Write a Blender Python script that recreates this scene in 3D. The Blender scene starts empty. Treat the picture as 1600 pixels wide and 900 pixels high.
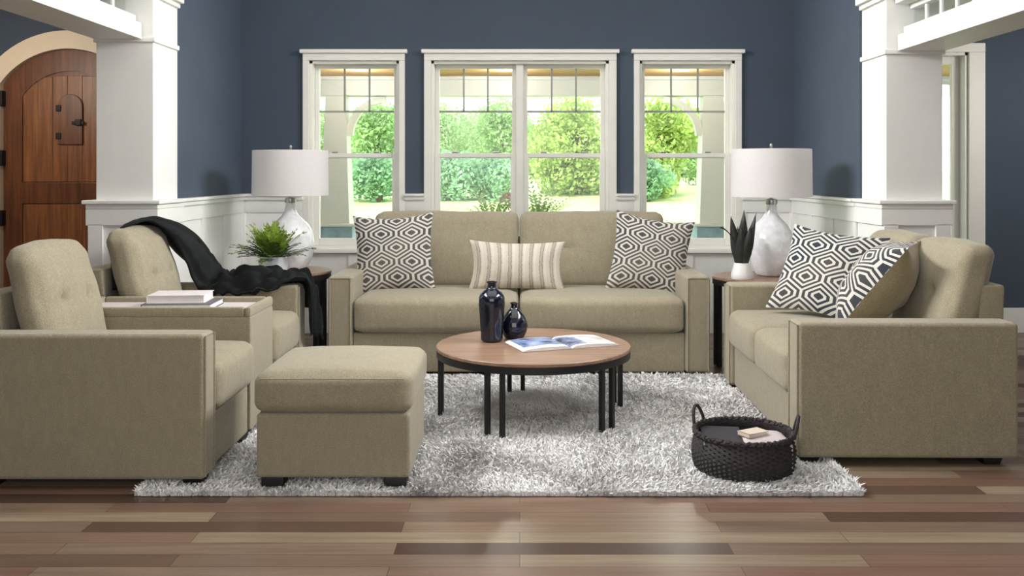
import bpy, bmesh, math, random
from mathutils import Vector, Matrix, noise as mnoise
random.seed(7)
S = bpy.context.scene
COL = S.collection
R = math.radians
PI = math.pi
# ------------------------------------------------------------------ camera, light, exposure
F, CX, HY, H = 1450.0, 812.0, 270.0, 1.29         # focal length in px, vanishing point, eye height
cam_d = bpy.data.cameras.new('camera'); cam = bpy.data.objects.new('camera', cam_d); COL.objects.link(cam)
cam_d.sensor_width = 36.0; cam_d.lens = F / 1600 * 36
cam_d.shift_x = -(CX - 800) / 1600; cam_d.shift_y = -(450 - HY) / 1600
cam.location = (0, 0, H); cam.rotation_euler = (R(90), 0, 0)
cam_d.clip_end = 500
S.camera = cam
S.view_settings.view_transform = 'Standard'; S.view_settings.look = 'None'
S.view_settings.gamma = 1.0; S.view_settings.use_curve_mapping = False
S.view_settings.exposure = 0.0
try:
    S.cycles.use_denoising = True
    S.cycles.max_bounces = 8; S.cycles.transparent_max_bounces = 16
    S.cycles.sample_clamp_indirect = 6.0
except Exception: pass
W = bpy.data.worlds.new('sky'); S.world = W; W.use_nodes = True
bg = W.node_tree.nodes['Background']; bg.inputs[0].default_value = (0.86, 0.94, 1.0, 1); bg.inputs[1].default_value = 3.4
def area(name, loc, rot, sx, sy, power, color=(1, 1, 1)):
    l = bpy.data.lights.new(name, 'AREA'); l.shape = 'RECTANGLE'; l.size = sx; l.size_y = sy; l.energy = power; l.color = color
    o = bpy.data.objects.new(name, l); COL.objects.link(o); o.location = loc; o.rotation_euler = rot
    return o
sun = bpy.data.lights.new('sun', 'SUN'); sun.energy = 5.5; sun.angle = R(3); sun.color = (1, .96, .88)
so = bpy.data.objects.new('sun', sun); COL.objects.link(so); so.rotation_euler = (R(42), 0, R(-28))
area('overhead_fill', (0, 4.6, 3.54), (0, 0, 0), 3.2, 3.6, 40, (1, 1, 1))  # added overhead fill; the ceiling has no opening here
cl_ = area('side_fill_left', (-2.22, 4.6, 3.02), (0, R(-74), 0), .8, 2.0, 92, (1, 1, 1))  # cross fill added against the solid upper wall, brightens the right side
cr_ = area('side_fill_right', (2.22, 4.6, 3.02), (0, R(74), 0), .8, 2.0, 84, (1, 1, 1))  # added counterpart for the left column and wall, no window behind it
cl_.data.spread = cr_.data.spread = R(100)
area('rear_fill_light', (0, -1.4, 1.8), (R(90), 0, 0), 4.2, 2.4, 90, (1, .985, .965))  # fill lamp added behind the camera; the rear wall is solid
def bulb(name, loc, power, color, r=.22):
    l = bpy.data.lights.new(name, 'POINT'); l.energy = power; l.color = color; l.shadow_soft_size = r
    o = bpy.data.objects.new(name, l); COL.objects.link(o); o.location = loc
bulb('entry_fill_light', (-3.95, 6.1, 2.1), 38, (1, .90, .76))  # added point fill for door and entry, no fixture hangs there
bulb('side_room_fill_light', (4.2, 6.0, 1.95), 46, (1, .96, .9))  # added fill for the side room and its ceiling, no fixture

def PX(x, y, D):                                   # a point seen in the photo at depth D
    return Vector(((x - CX) * D / F, D, H - (y - HY) * D / F))
# ------------------------------------------------------------------ materials
def lin(c):
    c = c / 255
    return c / 12.92 if c <= .04045 else ((c + .055) / 1.055) ** 2.4
def rgb(r, g, b): return (lin(r), lin(g), lin(b), 1)
class NT:
    def __init__(s, name):
        s.m = bpy.data.materials.new(name); s.m.use_nodes = True
        s.t = s.m.node_tree; s.n = s.t.nodes; s.b = s.n['Principled BSDF']
        s._co = None
    def new(s, typ, **kw):
        n = s.n.new(typ)
        for k, v in kw.items(): setattr(n, k, v)
        return n
    def link(s, a, b): s.t.links.new(a, b)
    def co(s, kind='Object', scale=(1, 1, 1)):
        tc = s.new('ShaderNodeTexCoord'); mp = s.new('ShaderNodeMapping')
        s.link(tc.outputs[kind], mp.inputs[0]); mp.inputs['Scale'].default_value = scale
        return mp.outputs[0]
    def noise(s, scale, detail=3, rough=.55, co=None):
        n = s.new('ShaderNodeTexNoise'); n.inputs['Scale'].default_value = scale
        n.inputs['Detail'].default_value = detail; n.inputs['Roughness'].default_value = rough
        s.link(co if co is not None else s.co(), n.inputs['Vector']); return n.outputs['Fac']
    def ramp(s, fac, stops, interp='LINEAR'):
        r = s.new('ShaderNodeValToRGB'); r.color_ramp.interpolation = interp
        e = r.color_ramp.elements
        while len(e) < len(stops): e.new(.5)
        for el, (p, c) in zip(e, stops): el.position = p; el.color = c
        s.link(fac, r.inputs[0]); return r.outputs[0]
    def math(s, op, a, b=None, c=None):
        n = s.new('ShaderNodeMath', operation=op)
        for i, v in enumerate((a, b, c)):
            if v is None: continue
            if isinstance(v, (int, float)): n.inputs[i].default_value = v
            else: s.link(v, n.inputs[i])
        return n.outputs[0]
    def mix(s, fac, a, b, blend='MIX'):
        n = s.new('ShaderNodeMix', data_type='RGBA', blend_type=blend)
        for i, v in ((0, fac), (6, a), (7, b)):
            if isinstance(v, (int, float)): n.inputs[i].default_value = v
            elif isinstance(v, tuple): n.inputs[i].default_value = v
            else: s.link(v, n.inputs[i])
        return n.outputs[2]
    def bump(s, h, strength=.3, dist=.01):
        b = s.new('ShaderNodeBump'); b.inputs['Strength'].default_value = strength; b.inputs['Distance'].default_value = dist
        s.link(h, b.inputs['Height']); s.link(b.outputs[0], s.b.inputs['Normal'])
    def base(s, c):
        if isinstance(c, tuple): s.b.inputs['Base Color'].default_value = c
        else: s.link(c, s.b.inputs['Base Color'])
    def set(s, **kw):
        for k, v in kw.items(): s.b.inputs[k.replace('_', ' ')].default_value = v
def plain(name, c, rough=.6, var=.06, scale=6, metal=0, bump=0, bscale=80, spec=.5):
    t = NT(name)
    n = t.noise(scale)
    d = tuple(x * (1 - var) for x in c[:3]) + (1,); u = tuple(min(1, x * (1 + var)) for x in c[:3]) + (1,)
    t.base(t.ramp(n, [(.3, d), (.7, u)])); t.set(Roughness=rough, Metallic=metal, Specular_IOR_Level=spec)
    if bump: t.bump(t.noise(bscale), bump, .004)
    return t.m
def fabric(name, c1, c2, scale=160, sheen=.25):
    t = NT(name)
    a = t.noise(scale, 2, .6); b = t.noise(9, 4, .6)
    col = t.ramp(a, [(.34, c1), (.66, c2)])
    col = t.mix(t.ramp(b, [(.35, (0, 0, 0, 1)), (.7, (.22, .22, .22, 1))]), col, c2)
    c = t.noise(38, 4, .7, t.co('Object', (1, 1, .4)))
    col = t.mix(t.ramp(c, [(.38, (.22, .22, .22, 1)), (.62, (0, 0, 0, 1))]), col, tuple(x * .8 for x in c1[:3]) + (1,))
    t.base(col); t.set(Roughness=.95, Sheen_Weight=sheen, Sheen_Roughness=.5, Specular_IOR_Level=.15)
    t.bump(t.noise(scale * 1.6, 2), .45, .004)
    return t.m
M = {}
M['upholstery'] = fabric('khaki_chenille', rgb(136, 128, 107), rgb(170, 160, 137), 230)
M['pillow_back'] = fabric('khaki_pillow_back', rgb(136, 122, 96), rgb(168, 154, 124), 220)
M['black_foot'] = plain('black_wood', rgb(26, 23, 22), .5)
M['black_metal'] = plain('black_metal', rgb(24, 22, 24), .45, spec=.4)
M['white_paint'] = plain('white_trim_paint', rgb(234, 233, 229), .5, .02)
M['casing'] = plain('casing_paint', rgb(236, 234, 227), .5, .02)
M['arch_trim'] = plain('arch_trim_warm_lit', rgb(222, 205, 182), .5, .02)  # warm light falling on the arch is put into this peach tone
M['navy'] = plain('navy_wall_paint', rgb(73, 83, 97), .75, .04, 3, spec=.25)
M['ceiling'] = plain('ceiling_paint', rgb(228, 226, 220), .8, .02)
M['blanket'] = NT('dark_velvet')
_t = M['blanket']; _t.base(_t.ramp(_t.noise(14), [(.3, rgb(8, 10, 11)), (.75, rgb(20, 26, 26))])); _t.set(Roughness=.7, Sheen_Weight=.10, Sheen_Roughness=.3, Specular_IOR_Level=.2)
_t.b.inputs['Sheen Tint'].default_value = (.5, .62, .6, 1); M['blanket'] = _t.m
def wood(name, c1, c2, c3, scale=(1.2, 14, 14), rough=.45, vec='Object'):
    t = NT(name); co = t.co(vec, scale)
    a = t.noise(2.2, 6, .6, co); b = t.noise(14, 3, .6, co)
    col = t.ramp(a, [(.25, c1), (.5, c2), (.75, c3)])
    col = t.mix(t.ramp(b, [(.45, (0, 0, 0, 1)), (.7, (.35, .35, .35, 1))]), col, c1)
    t.base(col); t.set(Roughness=rough); t.bump(b, .12, .003)
    return t.m
M['table_wood'] = wood('table_wood', rgb(104, 79, 64), rgb(140, 111, 91), rgb(158, 128, 107), (1.4, 16, 16), .4)
M['door_wood'] = wood('door_wood', rgb(66, 36, 20), rgb(104, 60, 33), rgb(132, 80, 44), (14, 14, .9), .4)
M['door_panel'] = wood('door_panel_wood', rgb(96, 54, 28), rgb(132, 82, 45), rgb(158, 104, 60), (14, 14, .9), .4)
M['porch_wood'] = wood('porch_wood', rgb(150, 108, 66), rgb(186, 142, 94), rgb(202, 164, 118), (1, 10, 1), .6)
# floor planks running left to right
t = NT('plank_floor'); co = t.co('Object', (1, 1, 1))
br = t.new('ShaderNodeTexBrick'); t.link(co, br.inputs['Vector'])
br.offset = .37; br.offset_frequency = 2; br.squash = 1
br.inputs['Color1'].default_value = (0, 0, 0, 1); br.inputs['Color2'].default_value = (1, 1, 1, 1); br.inputs['Mortar'].default_value = (0, 0, 0, 1)
for k, v in (('Scale', 1), ('Mortar Size', .0012), ('Mortar Smooth', .1), ('Bias', 0), ('Brick Width', 1.15), ('Row Height', .098)): br.inputs[k].default_value = v
wn = t.new('ShaderNodeTexWhiteNoise', noise_dimensions='1D'); t.link(br.outputs['Color'], wn.inputs['W'])
pl = t.ramp(br.outputs['Color'], [(0, rgb(66, 46, 38)), (.2, rgb(104, 80, 67)), (.45, rgb(150, 128, 110)), (.6, rgb(130, 97, 83)), (.8, rgb(156, 139, 117)), (1, rgb(172, 152, 128))])
g = t.noise(1.6, 6, .65, t.co('Object', (1.1, 22, 1)))
col = t.mix(t.ramp(g, [(.3, (0, 0, 0, 1)), (.72, (.6, .6, .6, 1))]), pl, rgb(84, 66, 56))
col = t.mix(t.math('MULTIPLY', br.outputs['Fac'], .6), col, rgb(50, 36, 30))
t.base(col); t.set(Roughness=.3, Specular_IOR_Level=.5); t.bump(g, .06, .002)
M['floor'] = t.m
# glass panes
t = NT('window_glass'); t.n.remove(t.b)
tr = t.new('ShaderNodeBsdfTransparent'); gl = t.new('ShaderNodeBsdfGlossy'); gl.inputs['Roughness'].default_value = .02
tr.inputs[0].default_value = (.96, .985, .97, 1)
lw = t.new('ShaderNodeLayerWeight'); fr = t.math('ADD', t.math('MULTIPLY', t.math('POWER', lw.outputs['Facing'], 5), .9), .025); mx = t.new('ShaderNodeMixShader')
t.link(fr, mx.inputs[0]); t.link(tr.outputs[0], mx.inputs[1]); t.link(gl.outputs[0], mx.inputs[2])
t.link(mx.outputs[0], t.n['Material Output'].inputs[0]); M['glass'] = t.m
# geometric lattice of the square pillows
def lattice(name, light, dark, dark2, per=2.5):
    t = NT(name); uv = t.new('ShaderNodeTexCoord').outputs['UV']
    sp = t.new('ShaderNodeSeparateXYZ'); t.link(uv, sp.inputs[0])
    def cell(o, off):
        w = t.math('WRAP', t.math('ADD', t.math('MULTIPLY', o, per), off), .5, -.5)
        return t.math('ABSOLUTE', w)
    def d(off):
        u, v = cell(sp.outputs[0], off), cell(sp.outputs[1], off)
        return t.math('MAXIMUM', t.math('MULTIPLY', u, 2.0), t.math('ADD', t.math('MULTIPLY', u, 1.5), t.math('MULTIPLY', v, 2.5)))
    dm = t.math('MINIMUM', d(.13), d(.63))
    wave = t.math('COSINE', t.math('MULTIPLY', dm, 2 * PI * 3))
    m = t.math('MULTIPLY', t.ramp(wave, [(.0, (0, 0, 0, 1)), (.12, (1, 1, 1, 1))]), t.math('GREATER_THAN', dm, .15))
    nz = t.noise(3, 2, .5)
    dk = t.mix(t.ramp(nz, [(.4, (0, 0, 0, 1)), (.65, (1, 1, 1, 1))]), dark, dark2)
    col = t.mix(m, dk, light); t.base(col); t.set(Roughness=.95, Specular_IOR_Level=.1, Sheen_Weight=.1)
    t.bump(t.noise(300, 2), .3, .003)
    return t.m
M['lattice'] = lattice('lattice_fabric', rgb(204, 199, 190), rgb(72, 71, 74), rgb(98, 92, 88))
M['lattice_blue'] = lattice('lattice_fabric_blue', rgb(204, 200, 191), rgb(44, 54, 66), rgb(80, 76, 74))
# striped lumbar pillow
t = NT('striped_fabric'); uv = t.new('ShaderNodeTexCoord').outputs['UV']; sp = t.new('ShaderNodeSeparateXYZ'); t.link(uv, sp.inputs[0])
fr_ = t.math('FRACT', t.math('MULTIPLY', sp.outputs[0], 8.5))
wob = t.math('MULTIPLY', t.math('SUBTRACT', t.noise(70, 2), .5), .2)
f2 = t.math('ADD', fr_, wob)
col = t.ramp(f2, [(0, rgb(196, 188, 174)), (.36, rgb(190, 182, 168)), (.42, rgb(112, 104, 96)), (.5, rgb(168, 156, 140)), (.62, rgb(158, 146, 132)), (.68, rgb(104, 98, 92)), (.76, rgb(196, 188, 174)), (1, rgb(208, 200, 188))])
col = t.mix(t.math('MULTIPLY', t.noise(220, 2), .35), col, rgb(222, 214, 202))
t.base(col); t.set(Roughness=.95, Specular_IOR_Level=.1); t.bump(t.noise(200, 2), .5, .004); M['stripes'] = t.m
# shag rug
t = NT('shag_pile'); n = t.noise(1.9, 4, .6); n2 = t.noise(30, 2)
col = t.ramp(n, [(.33, rgb(164, 161, 162)), (.48, rgb(228, 226, 226)), (.62, rgb(250, 249, 249))])
col = t.mix(t.math('MULTIPLY', n2, .35), col, rgb(232, 230, 228)); t.base(col); t.set(Roughness=.85, Specular_IOR_Level=.2, Sheen_Weight=.2)
M['shag'] = t.m
M['rug_base'] = plain('rug_backing', rgb(170, 167, 165), .95, .1, 20)
# speckled lamp glass, shade
t = NT('seeded_white_glass'); n = t.noise(16, 5, .6); v = t.new('ShaderNodeTexVoronoi'); v.inputs['Scale'].default_value = 26; t.link(t.co(), v.inputs['Vector'])
col = t.ramp(n, [(.3, rgb(212, 213, 218)), (.55, rgb(232, 232, 235)), (.75, rgb(246, 246, 248))])
t.base(col); t.set(Roughness=.16, Specular_IOR_Level=.6, Coat_Weight=.4); t.bump(v.outputs['Distance'], .18, .006); M['lamp_glass'] = t.m
t = NT('white_linen_shade'); tl = t.new('ShaderNodeBsdfTranslucent'); tl.inputs[0].default_value = rgb(238, 234, 234); ms = t.new('ShaderNodeMixShader'); ms.inputs[0].default_value = .35
t.base(t.ramp(t.noise(60, 2, .5, t.co('Object', (1, 1, 6))), [(.3, rgb(228, 224, 224)), (.7, rgb(238, 235, 235))])); t.set(Roughness=.9, Specular_IOR_Level=.1)
t.link(t.b.outputs[0], ms.inputs[1]); t.link(tl.outputs[0], ms.inputs[2]); t.link(ms.outputs[0], t.n['Material Output'].inputs[0]); M['shade'] = t.m
M['muntin'] = plain('shaded_grille_paint', rgb(150, 152, 146), .5, .02)  # greyer than the sashes: the grilles' shade is put into the colour
M['nickel'] = plain('brushed_nickel', rgb(170, 168, 164), .3, .05, 40, 1)
M['navy_glass'] = plain('navy_glazed_glass', rgb(16, 20, 38), .08, .3, 9, spec=.7)
M['basket'] = NT('dark_wicker'); _t = M['basket']; _w = _t.noise(60, 2, .5, _t.co('Object', (1, 1, 2.5)))
_t.base(_t.ramp(_w, [(.3, rgb(30, 26, 28)), (.7, rgb(58, 50, 52))])); _t.set(Roughness=.7); _t.bump(_w, .5, .006); M['basket'] = _t.m
M['paper'] = plain('white_paper', rgb(232, 228, 228), .7, .03, 20)
M['book_white'] = plain('white_book_cloth', rgb(226, 218, 218), .6, .03)
M['book_grey'] = plain('grey_book_cloth', rgb(104, 98, 104), .6, .06)
M['book_dark'] = plain('dark_book_cloth', rgb(40, 36, 46), .6, .1)
M['cream'] = plain('cream_paper', rgb(216, 200, 184), .7, .05)
M['pale_cloth'] = plain('pale_cloth', rgb(204, 192, 194), .9, .05, 30, bump=.3)
M['tray'] = plain('tray_liner', rgb(214, 206, 206), .5, .04)
M['white_ceramic'] = plain('white_ceramic', rgb(228, 224, 222), .3, .02)
M['clear_pot'] = plain('pale_glass_pot', rgb(206, 210, 212), .1, .06, 20, spec=.7)
M['fern'] = plain('fern_leaf', rgb(142, 168, 62), .6, .35, 22)
M['fern_dark'] = plain('fern_leaf_dark', rgb(84, 108, 48), .6, .4, 22)
M['snake'] = plain('dark_leaf', rgb(34, 38, 32), .45, .35, 18)
M['soil'] = plain('soil', rgb(46, 38, 32), .95, .3, 60)
M['iron'] = plain('iron', rgb(24, 22, 22), .5, .1, metal=.4)
M['leaf_a'] = plain('leaf_yellow_green', rgb(176, 196, 112), .6, .35, 1.2)
M['leaf_b'] = plain('leaf_green', rgb(164, 194, 134), .6, .35, 1.2)
M['leaf_c'] = plain('leaf_pale', rgb(168, 194, 138), .6, .3, 1.2)
M['leaf_e'] = plain('leaf_far', rgb(112, 148, 92), .6, .35, .6)
M['leaf_d'] = plain('leaf_dark', rgb(150, 188, 148), .6, .35, 1.2)
for k_ in 'abcde':                                            # leaves let light through
    m_ = M['leaf_' + k_]; n_ = m_.node_tree; p_ = n_.nodes['Principled BSDF']; tl_ = n_.nodes.new('ShaderNodeBsdfTranslucent'); mx_ = n_.nodes.new('ShaderNodeMixShader'); mx_.inputs[0].default_value = .45
    n_.links.new(p_.inputs['Base Color'].links[0].from_socket, tl_.inputs[0]); n_.links.new(p_.outputs[0], mx_.inputs[1]); n_.links.new(tl_.outputs[0], mx_.inputs[2]); n_.links.new(mx_.outputs[0], n_.nodes['Material Output'].inputs[0])
M['bark'] = plain('bark', rgb(104, 88, 72), .9, .2, 5)
M['lawn'] = plain('lawn_grass', rgb(176, 190, 128), .9, .2, .5)
M['stone'] = plain('blue_grey_stone', rgb(150, 176, 182), .8, .2, 9, bump=.4, bscale=20)
M['porch_white'] = plain('porch_paint', rgb(222, 222, 214), .6, .02)
M['porch_deck'] = plain('porch_deck', rgb(190, 188, 180), .8, .1)
M['flower'] = plain('pink_petals', rgb(206, 140, 150), .6, .2, 40)

# ------------------------------------------------------------------ builders
def link(name, bm, mat, parent=None, smooth=True, loc=None):
    me = bpy.data.meshes.new(name)
    if hasattr(bm, 'to_mesh'):
        bmesh.ops.recalc_face_normals(bm, faces=bm.faces); bm.to_mesh(me); bm.free()
    else:
        me.from_pydata(*bm); me.update()
    o = bpy.data.objects.new(name, me); COL.objects.link(o)
    for m in (mat if isinstance(mat, (list, tuple)) else [mat]): me.materials.append(m)
    if smooth:
        try:
            me.shade_smooth(); me.set_sharp_from_angle(angle=R(40))
        except Exception: pass
    if smooth and len(me.polygons) < 900:
        w_ = o.modifiers.new('face_weighted_normals', 'WEIGHTED_NORMAL'); w_.keep_sharp = True
    if parent is not None: o.parent = parent
    if loc is not None: o.location = loc
    return o
def tag(o, label, cat, group=None):
    o['label'] = label; o['category'] = cat
    if group: o['group'] = group
    return o
def thing(name, label, cat, loc=(0, 0, 0), rz=0, group=None):
    o = bpy.data.objects.new(name, None); COL.objects.link(o); o.empty_display_size = .1
    o.location = loc; o.rotation_euler = (0, 0, rz)
    return tag(o, label, cat, group)
def struct(name, bm=None, mat=None, parent=None, smooth=True, loc=None):
    if bm is None:
        o = bpy.data.objects.new(name, None); COL.objects.link(o)
        if loc is not None: o.location = loc
    else: o = link(name, bm, mat, parent, smooth, loc)
    if parent is None: o['kind'] = 'structure'
    return o
def box(bm, x0, x1, y0, y1, z0, z1, bevel=0, seg=2):
    vs = [bm.verts.new(p) for p in ((x0, y0, z0), (x1, y0, z0), (x1, y1, z0), (x0, y1, z0), (x0, y0, z1), (x1, y0, z1), (x1, y1, z1), (x0, y1, z1))]
    fs = [bm.faces.new([vs[i] for i in f]) for f in ((3, 2, 1, 0), (4, 5, 6, 7), (0, 1, 5, 4), (1, 2, 6, 5), (2, 3, 7, 6), (3, 0, 4, 7))]
    if bevel:
        es = list({e for f in fs for e in f.edges})
        bmesh.ops.bevel(bm, geom=es, offset=bevel, segments=seg, profile=.5, affect='EDGES', clamp_overlap=True)
    return bm
def B(*a, **k): return box(bmesh.new(), *a, **k)
def tube(bm, pts, r, n=8, cap=True, radii=None):
    pts = [Vector(p) for p in pts]; rings = []
    up = None
    for i, p in enumerate(pts):
        d = (pts[min(i + 1, len(pts) - 1)] - pts[max(i - 1, 0)]).normalized()
        if up is None: up = Vector((0, 0, 1)) if abs(d.z) < .9 else Vector((1, 0, 0))
        a = d.cross(up).normalized(); b = a.cross(d).normalized(); up = b
        rr = radii[i] if radii else r
        rings.append([bm.verts.new(p + a * rr * math.cos(2 * PI * k / n) + b * rr * math.sin(2 * PI * k / n)) for k in range(n)])
    for q, s in zip(rings, rings[1:]):
        for k in range(n): bm.faces.new((q[k], q[(k + 1) % n], s[(k + 1) % n], s[k]))
    if cap: bm.faces.new(rings[0]); bm.faces.new(rings[-1])
    return bm
def lathe(prof, n=40, bm=None, cap=True):
    bm = bm or bmesh.new(); rings = []
    for r, z in prof: rings.append([bm.verts.new((r * math.cos(2 * PI * k / n), r * math.sin(2 * PI * k / n), z)) for k in range(n)])
    for q, s in zip(rings, rings[1:]):
        for k in range(n): bm.faces.new((q[k], q[(k + 1) % n], s[(k + 1) % n], s[k]))
    if cap:
        if prof[0][0] > 1e-4: bm.faces.new(rings[0])
        if prof[-1][0] > 1e-4: bm.faces.new(rings[-1])
    return bm
def spline(pts, n):
    pts = [Vector(p) for p in pts]; out = []
    P = [pts[0] * 2 - pts[1]] + pts + [pts[-1] * 2 - pts[-2]]
    segs = len(pts) - 1
    for i in range(n + 1):
        s = min(i / n * segs, segs - 1e-6); k = int(s); u = s - k
        a, b, c, d = P[k:k + 4]
        out.append(.5 * ((2 * b) + (c - a) * u + (2 * a - 5 * b + 4 * c - d) * u * u + (3 * b - a - 3 * c + d) * u ** 3))
    return out
def extrude_poly(pts2, d0, d1, plane='XZ', bevel=0):
    bm = bmesh.new()
    def P(a, b, d): return {'XZ': (a, d, b), 'YZ': (d, a, b), 'XY': (a, b, d)}[plane]
    v0 = [bm.verts.new(P(a, b, d0)) for a, b in pts2]; v1 = [bm.verts.new(P(a, b, d1)) for a, b in pts2]
    bm.faces.new(v0); bm.faces.new(v1)
    n = len(pts2)
    for i in range(n): bm.faces.new((v0[i], v0[(i + 1) % n], v1[(i + 1) % n], v1[i]))
    if bevel: bmesh.ops.bevel(bm, geom=list(bm.edges), offset=bevel, segments=2, profile=.5, affect='EDGES', clamp_overlap=True)
    return bm
def cushion(w, d, h, r=.05, bulge=(.01, .02, .03), n=14, wob=.004, tufts=(), seed=0, shear=0):
    """Soft box centred on 0: rounded edges, swollen faces, slight wrinkles; tufts = (x, z) dimples in the front (-Y) face."""
    bm = bmesh.new(); bmesh.ops.create_cube(bm, size=2)
    bmesh.ops.subdivide_edges(bm, edges=list(bm.edges), cuts=n, use_grid_fill=True)
    hw = Vector((w / 2, d / 2, h / 2)); rr = min(r, *(x * .98 for x in hw))
    for v in bm.verts:
        c = v.co.copy()
        # denser samples near the edges
        q = Vector([math.copysign(1 - (1 - abs(x)) ** 1.0, x) for x in c])
        p = Vector((q.x * hw.x, q.y * hw.y, q.z * hw.z))
        inner = Vector([max(-(hw[i] - rr), min(hw[i] - rr, p[i])) for i in range(3)])
        dv = p - inner
        if dv.length > 1e-7: p = inner + dv.normalized() * rr
        fx, fy, fz = 1 - q.x ** 2, 1 - q.y ** 2, 1 - q.z ** 2
        if abs(q.x) > .999: p.x += math.copysign(bulge[0] * fy * fz, q.x)
        if abs(q.y) > .999: p.y += math.copysign(bulge[1] * fx * fz, q.y)
        if abs(q.z) > .999: p.z += math.copysign(bulge[2] * (fx * fy) ** .7, q.z)
        nn = mnoise.noise_vector(p * 7 + Vector((seed * 3.1, seed * 1.7, 0)))
        p += nn * wob
        if p.y < 0:
            for tx, tz in tufts:
                g = ((p.x - tx) / .03) ** 2 + ((p.z - tz) / .03) ** 2
                g2 = ((p.x - tx) / .11) ** 2 + ((p.z - tz) / .012) ** 2
                g3 = ((p.x - tx) / .012) ** 2 + ((p.z - tz) / .10) ** 2
                k = min(1, -p.y / (d * .3))
                p.y += k * (.016 * math.exp(-g) + .012 * math.exp(-g2) + .012 * math.exp(-g3))
        p.y += shear * p.z
        v.co = p
    return bm
def pillow_panel(w, h, T, side, n=26, seed=0):
    """One face of a knife-edge pillow in the XZ plane; side -1 is the front (-Y)."""
    verts, faces, uvs = [], [], []
    for j in range(n + 1):
        for i in range(n + 1):
            u, v = i / n * 2 - 1, j / n * 2 - 1
            x = w / 2 * u * (1 - .10 * (1 - v * v)); z = h / 2 * v * (1 - .12 * (1 - u * u))
            th = T / 2 * (max(0, 1 - u ** 2) * max(0, 1 - v ** 2)) ** .55
            th *= 1 + .10 * mnoise.noise(Vector((u * 2.2 + seed, v * 2.2, seed)))
            y = side * th + .006 * math.sin(3 * u + seed) * abs(v)
            verts.append((x, y, z)); uvs.append((i / n, j / n * h / w))
    for j in range(n):
        for i in range(n):
            a = j * (n + 1) + i; q = (a, a + 1, a + n + 2, a + n + 1)
            faces.append(q if side < 0 else q[::-1])
    return verts, faces, uvs
def pillow(label, loc, rot, w, h, T, front, back, group=None, seed=0):
    o = thing('throw_pillow', label, 'pillow', loc, 0, group); o.rotation_euler = [R(a) for a in rot]
    for nm, side, m in (('front_panel', -1, front), ('back_panel', 1, back)):
        vs, fs, uv = pillow_panel(w, h, T, side, seed=seed)
        ob = link(nm, (vs, [], fs), m, o)
        ul = ob.data.uv_layers.new(name='UVMap')
        for lp in ob.data.loops: ul.data[lp.index].uv = uv[lp.vertex_index]
    return o

# ------------------------------------------------------------------ the room
YW, ZC = 7.5, 3.6
LX, RX = -2.245, 2.214                              # side walls of the bay
struct('floor', B(-5.2, 5.2, -2.6, YW + .1, -.1, 0), M['floor'], smooth=False)
struct('ceiling', B(-5.2, 5.2, -2.6, YW + .2, ZC, ZC + .1), M['ceiling'], smooth=False)
S1 = YW / F                                         # metres per pixel on the back wall
def wx(px): return (px - CX) * S1
def wz(py): return H - (py - HY) * S1
# rough openings of the three windows and the side room's window (x0, x1, z0, z1)
ops = [(wx(484), wx(624), wz(388), wz(95)), (wx(674), wx(951), wz(388), wz(95)), (wx(999), wx(1148), wz(388), wz(95)), (2.85, wx(1512), .5, wz(82))]
bm = bmesh.new(); x = -5.2
for x0, x1, z0, z1 in ops:
    box(bm, x, x0, YW, YW + .2, 0, ZC); box(bm, x0, x1, YW, YW + .2, 0, z0); box(bm, x0, x1, YW, YW + .2, z1, ZC); x = x1
box(bm, x, 5.2, YW, YW + .2, 0, ZC)
struct('wall_back', bm, M['navy'], smooth=False)
CB0, CB1 = 5.65, 6.05                               # columns: front and back face
CLX, CRX = -2.58, 2.575
struct('wall_left', B(LX - .2, LX, CB1, YW, 0, ZC), M['navy'], smooth=False)
struct('wall_right', B(RX, RX + .2, CB1, YW, 0, ZC), M['navy'], smooth=False)
struct('wall_outer_left', B(-5.3, -5.2, -2.6, YW + .1, 0, ZC), M['navy'], smooth=False)
struct('wall_outer_right', B(5.2, 5.3, -2.6, YW + .1, 0, ZC), M['navy'], smooth=False)
struct('wall_rear', B(-5.2, 5.2, -2.7, -2.6, 0, ZC), M['white_paint'], smooth=False)
# baseboards
bm = bmesh.new(); box(bm, wx(1537) + .0, 5.2, YW - .025, YW, 0, .2, .006); struct('baseboard_right', bm, M['white_paint'])
bm = bmesh.new(); box(bm, -5.2, -4.35, YW - .025, YW, 0, .2, .006); box(bm, -2.9, LX - .2, YW - .025, YW, 0, .2, .006); struct('baseboard_left', bm, M['white_paint'])
# wainscot: panel sheet, stiles, rails and a cap
ZCAP = 1.10
def wainscot(bm, axis, a0, a1, face, sgn, gaps=(), step=.5):
    """axis 'x': along the back wall (front faces -Y); axis 'y': along a side wall (faces sgn*X)."""
    def bb(u0, u1, d, z0, z1, bev=.003):
        if u1 - u0 < .01: return
        if axis == 'x': box(bm, u0, u1, face - d, face, z0, z1, bev)
        else: box(bm, u0, u1, 0, 1, 0, 1) if False else box(bm, min(face, face + sgn * d), max(face, face + sgn * d), u0, u1, z0, z1, bev)
    segs = []; u = a0
    for g0, g1 in gaps: segs.append((u, g0)); u = g1
    segs.append((u, a1))
    for u0, u1 in segs:
        bb(u0, u1, .018, 0, ZCAP)
        bb(u0, u1, .028, ZCAP - .13, ZCAP); bb(u0, u1, .034, 0, .19)
        k = max(1, round((u1 - u0) / step))
        for i in range(k + 1):
            c = u0 + (u1 - u0) * i / k; bb(max(u0, c - .04), min(u1, c + .04), .028, .19, ZCAP - .13)
        bb(u0, u1, .06, ZCAP, ZCAP + .022, .006); bb(u0, u1, .045, ZCAP - .03, ZCAP, .006)
bm = bmesh.new()
wainscot(bm, 'x', LX, RX, YW, 0, gaps=[(wx(475), wx(632)), (wx(664), wx(962)), (wx(991), wx(1157))])
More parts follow.
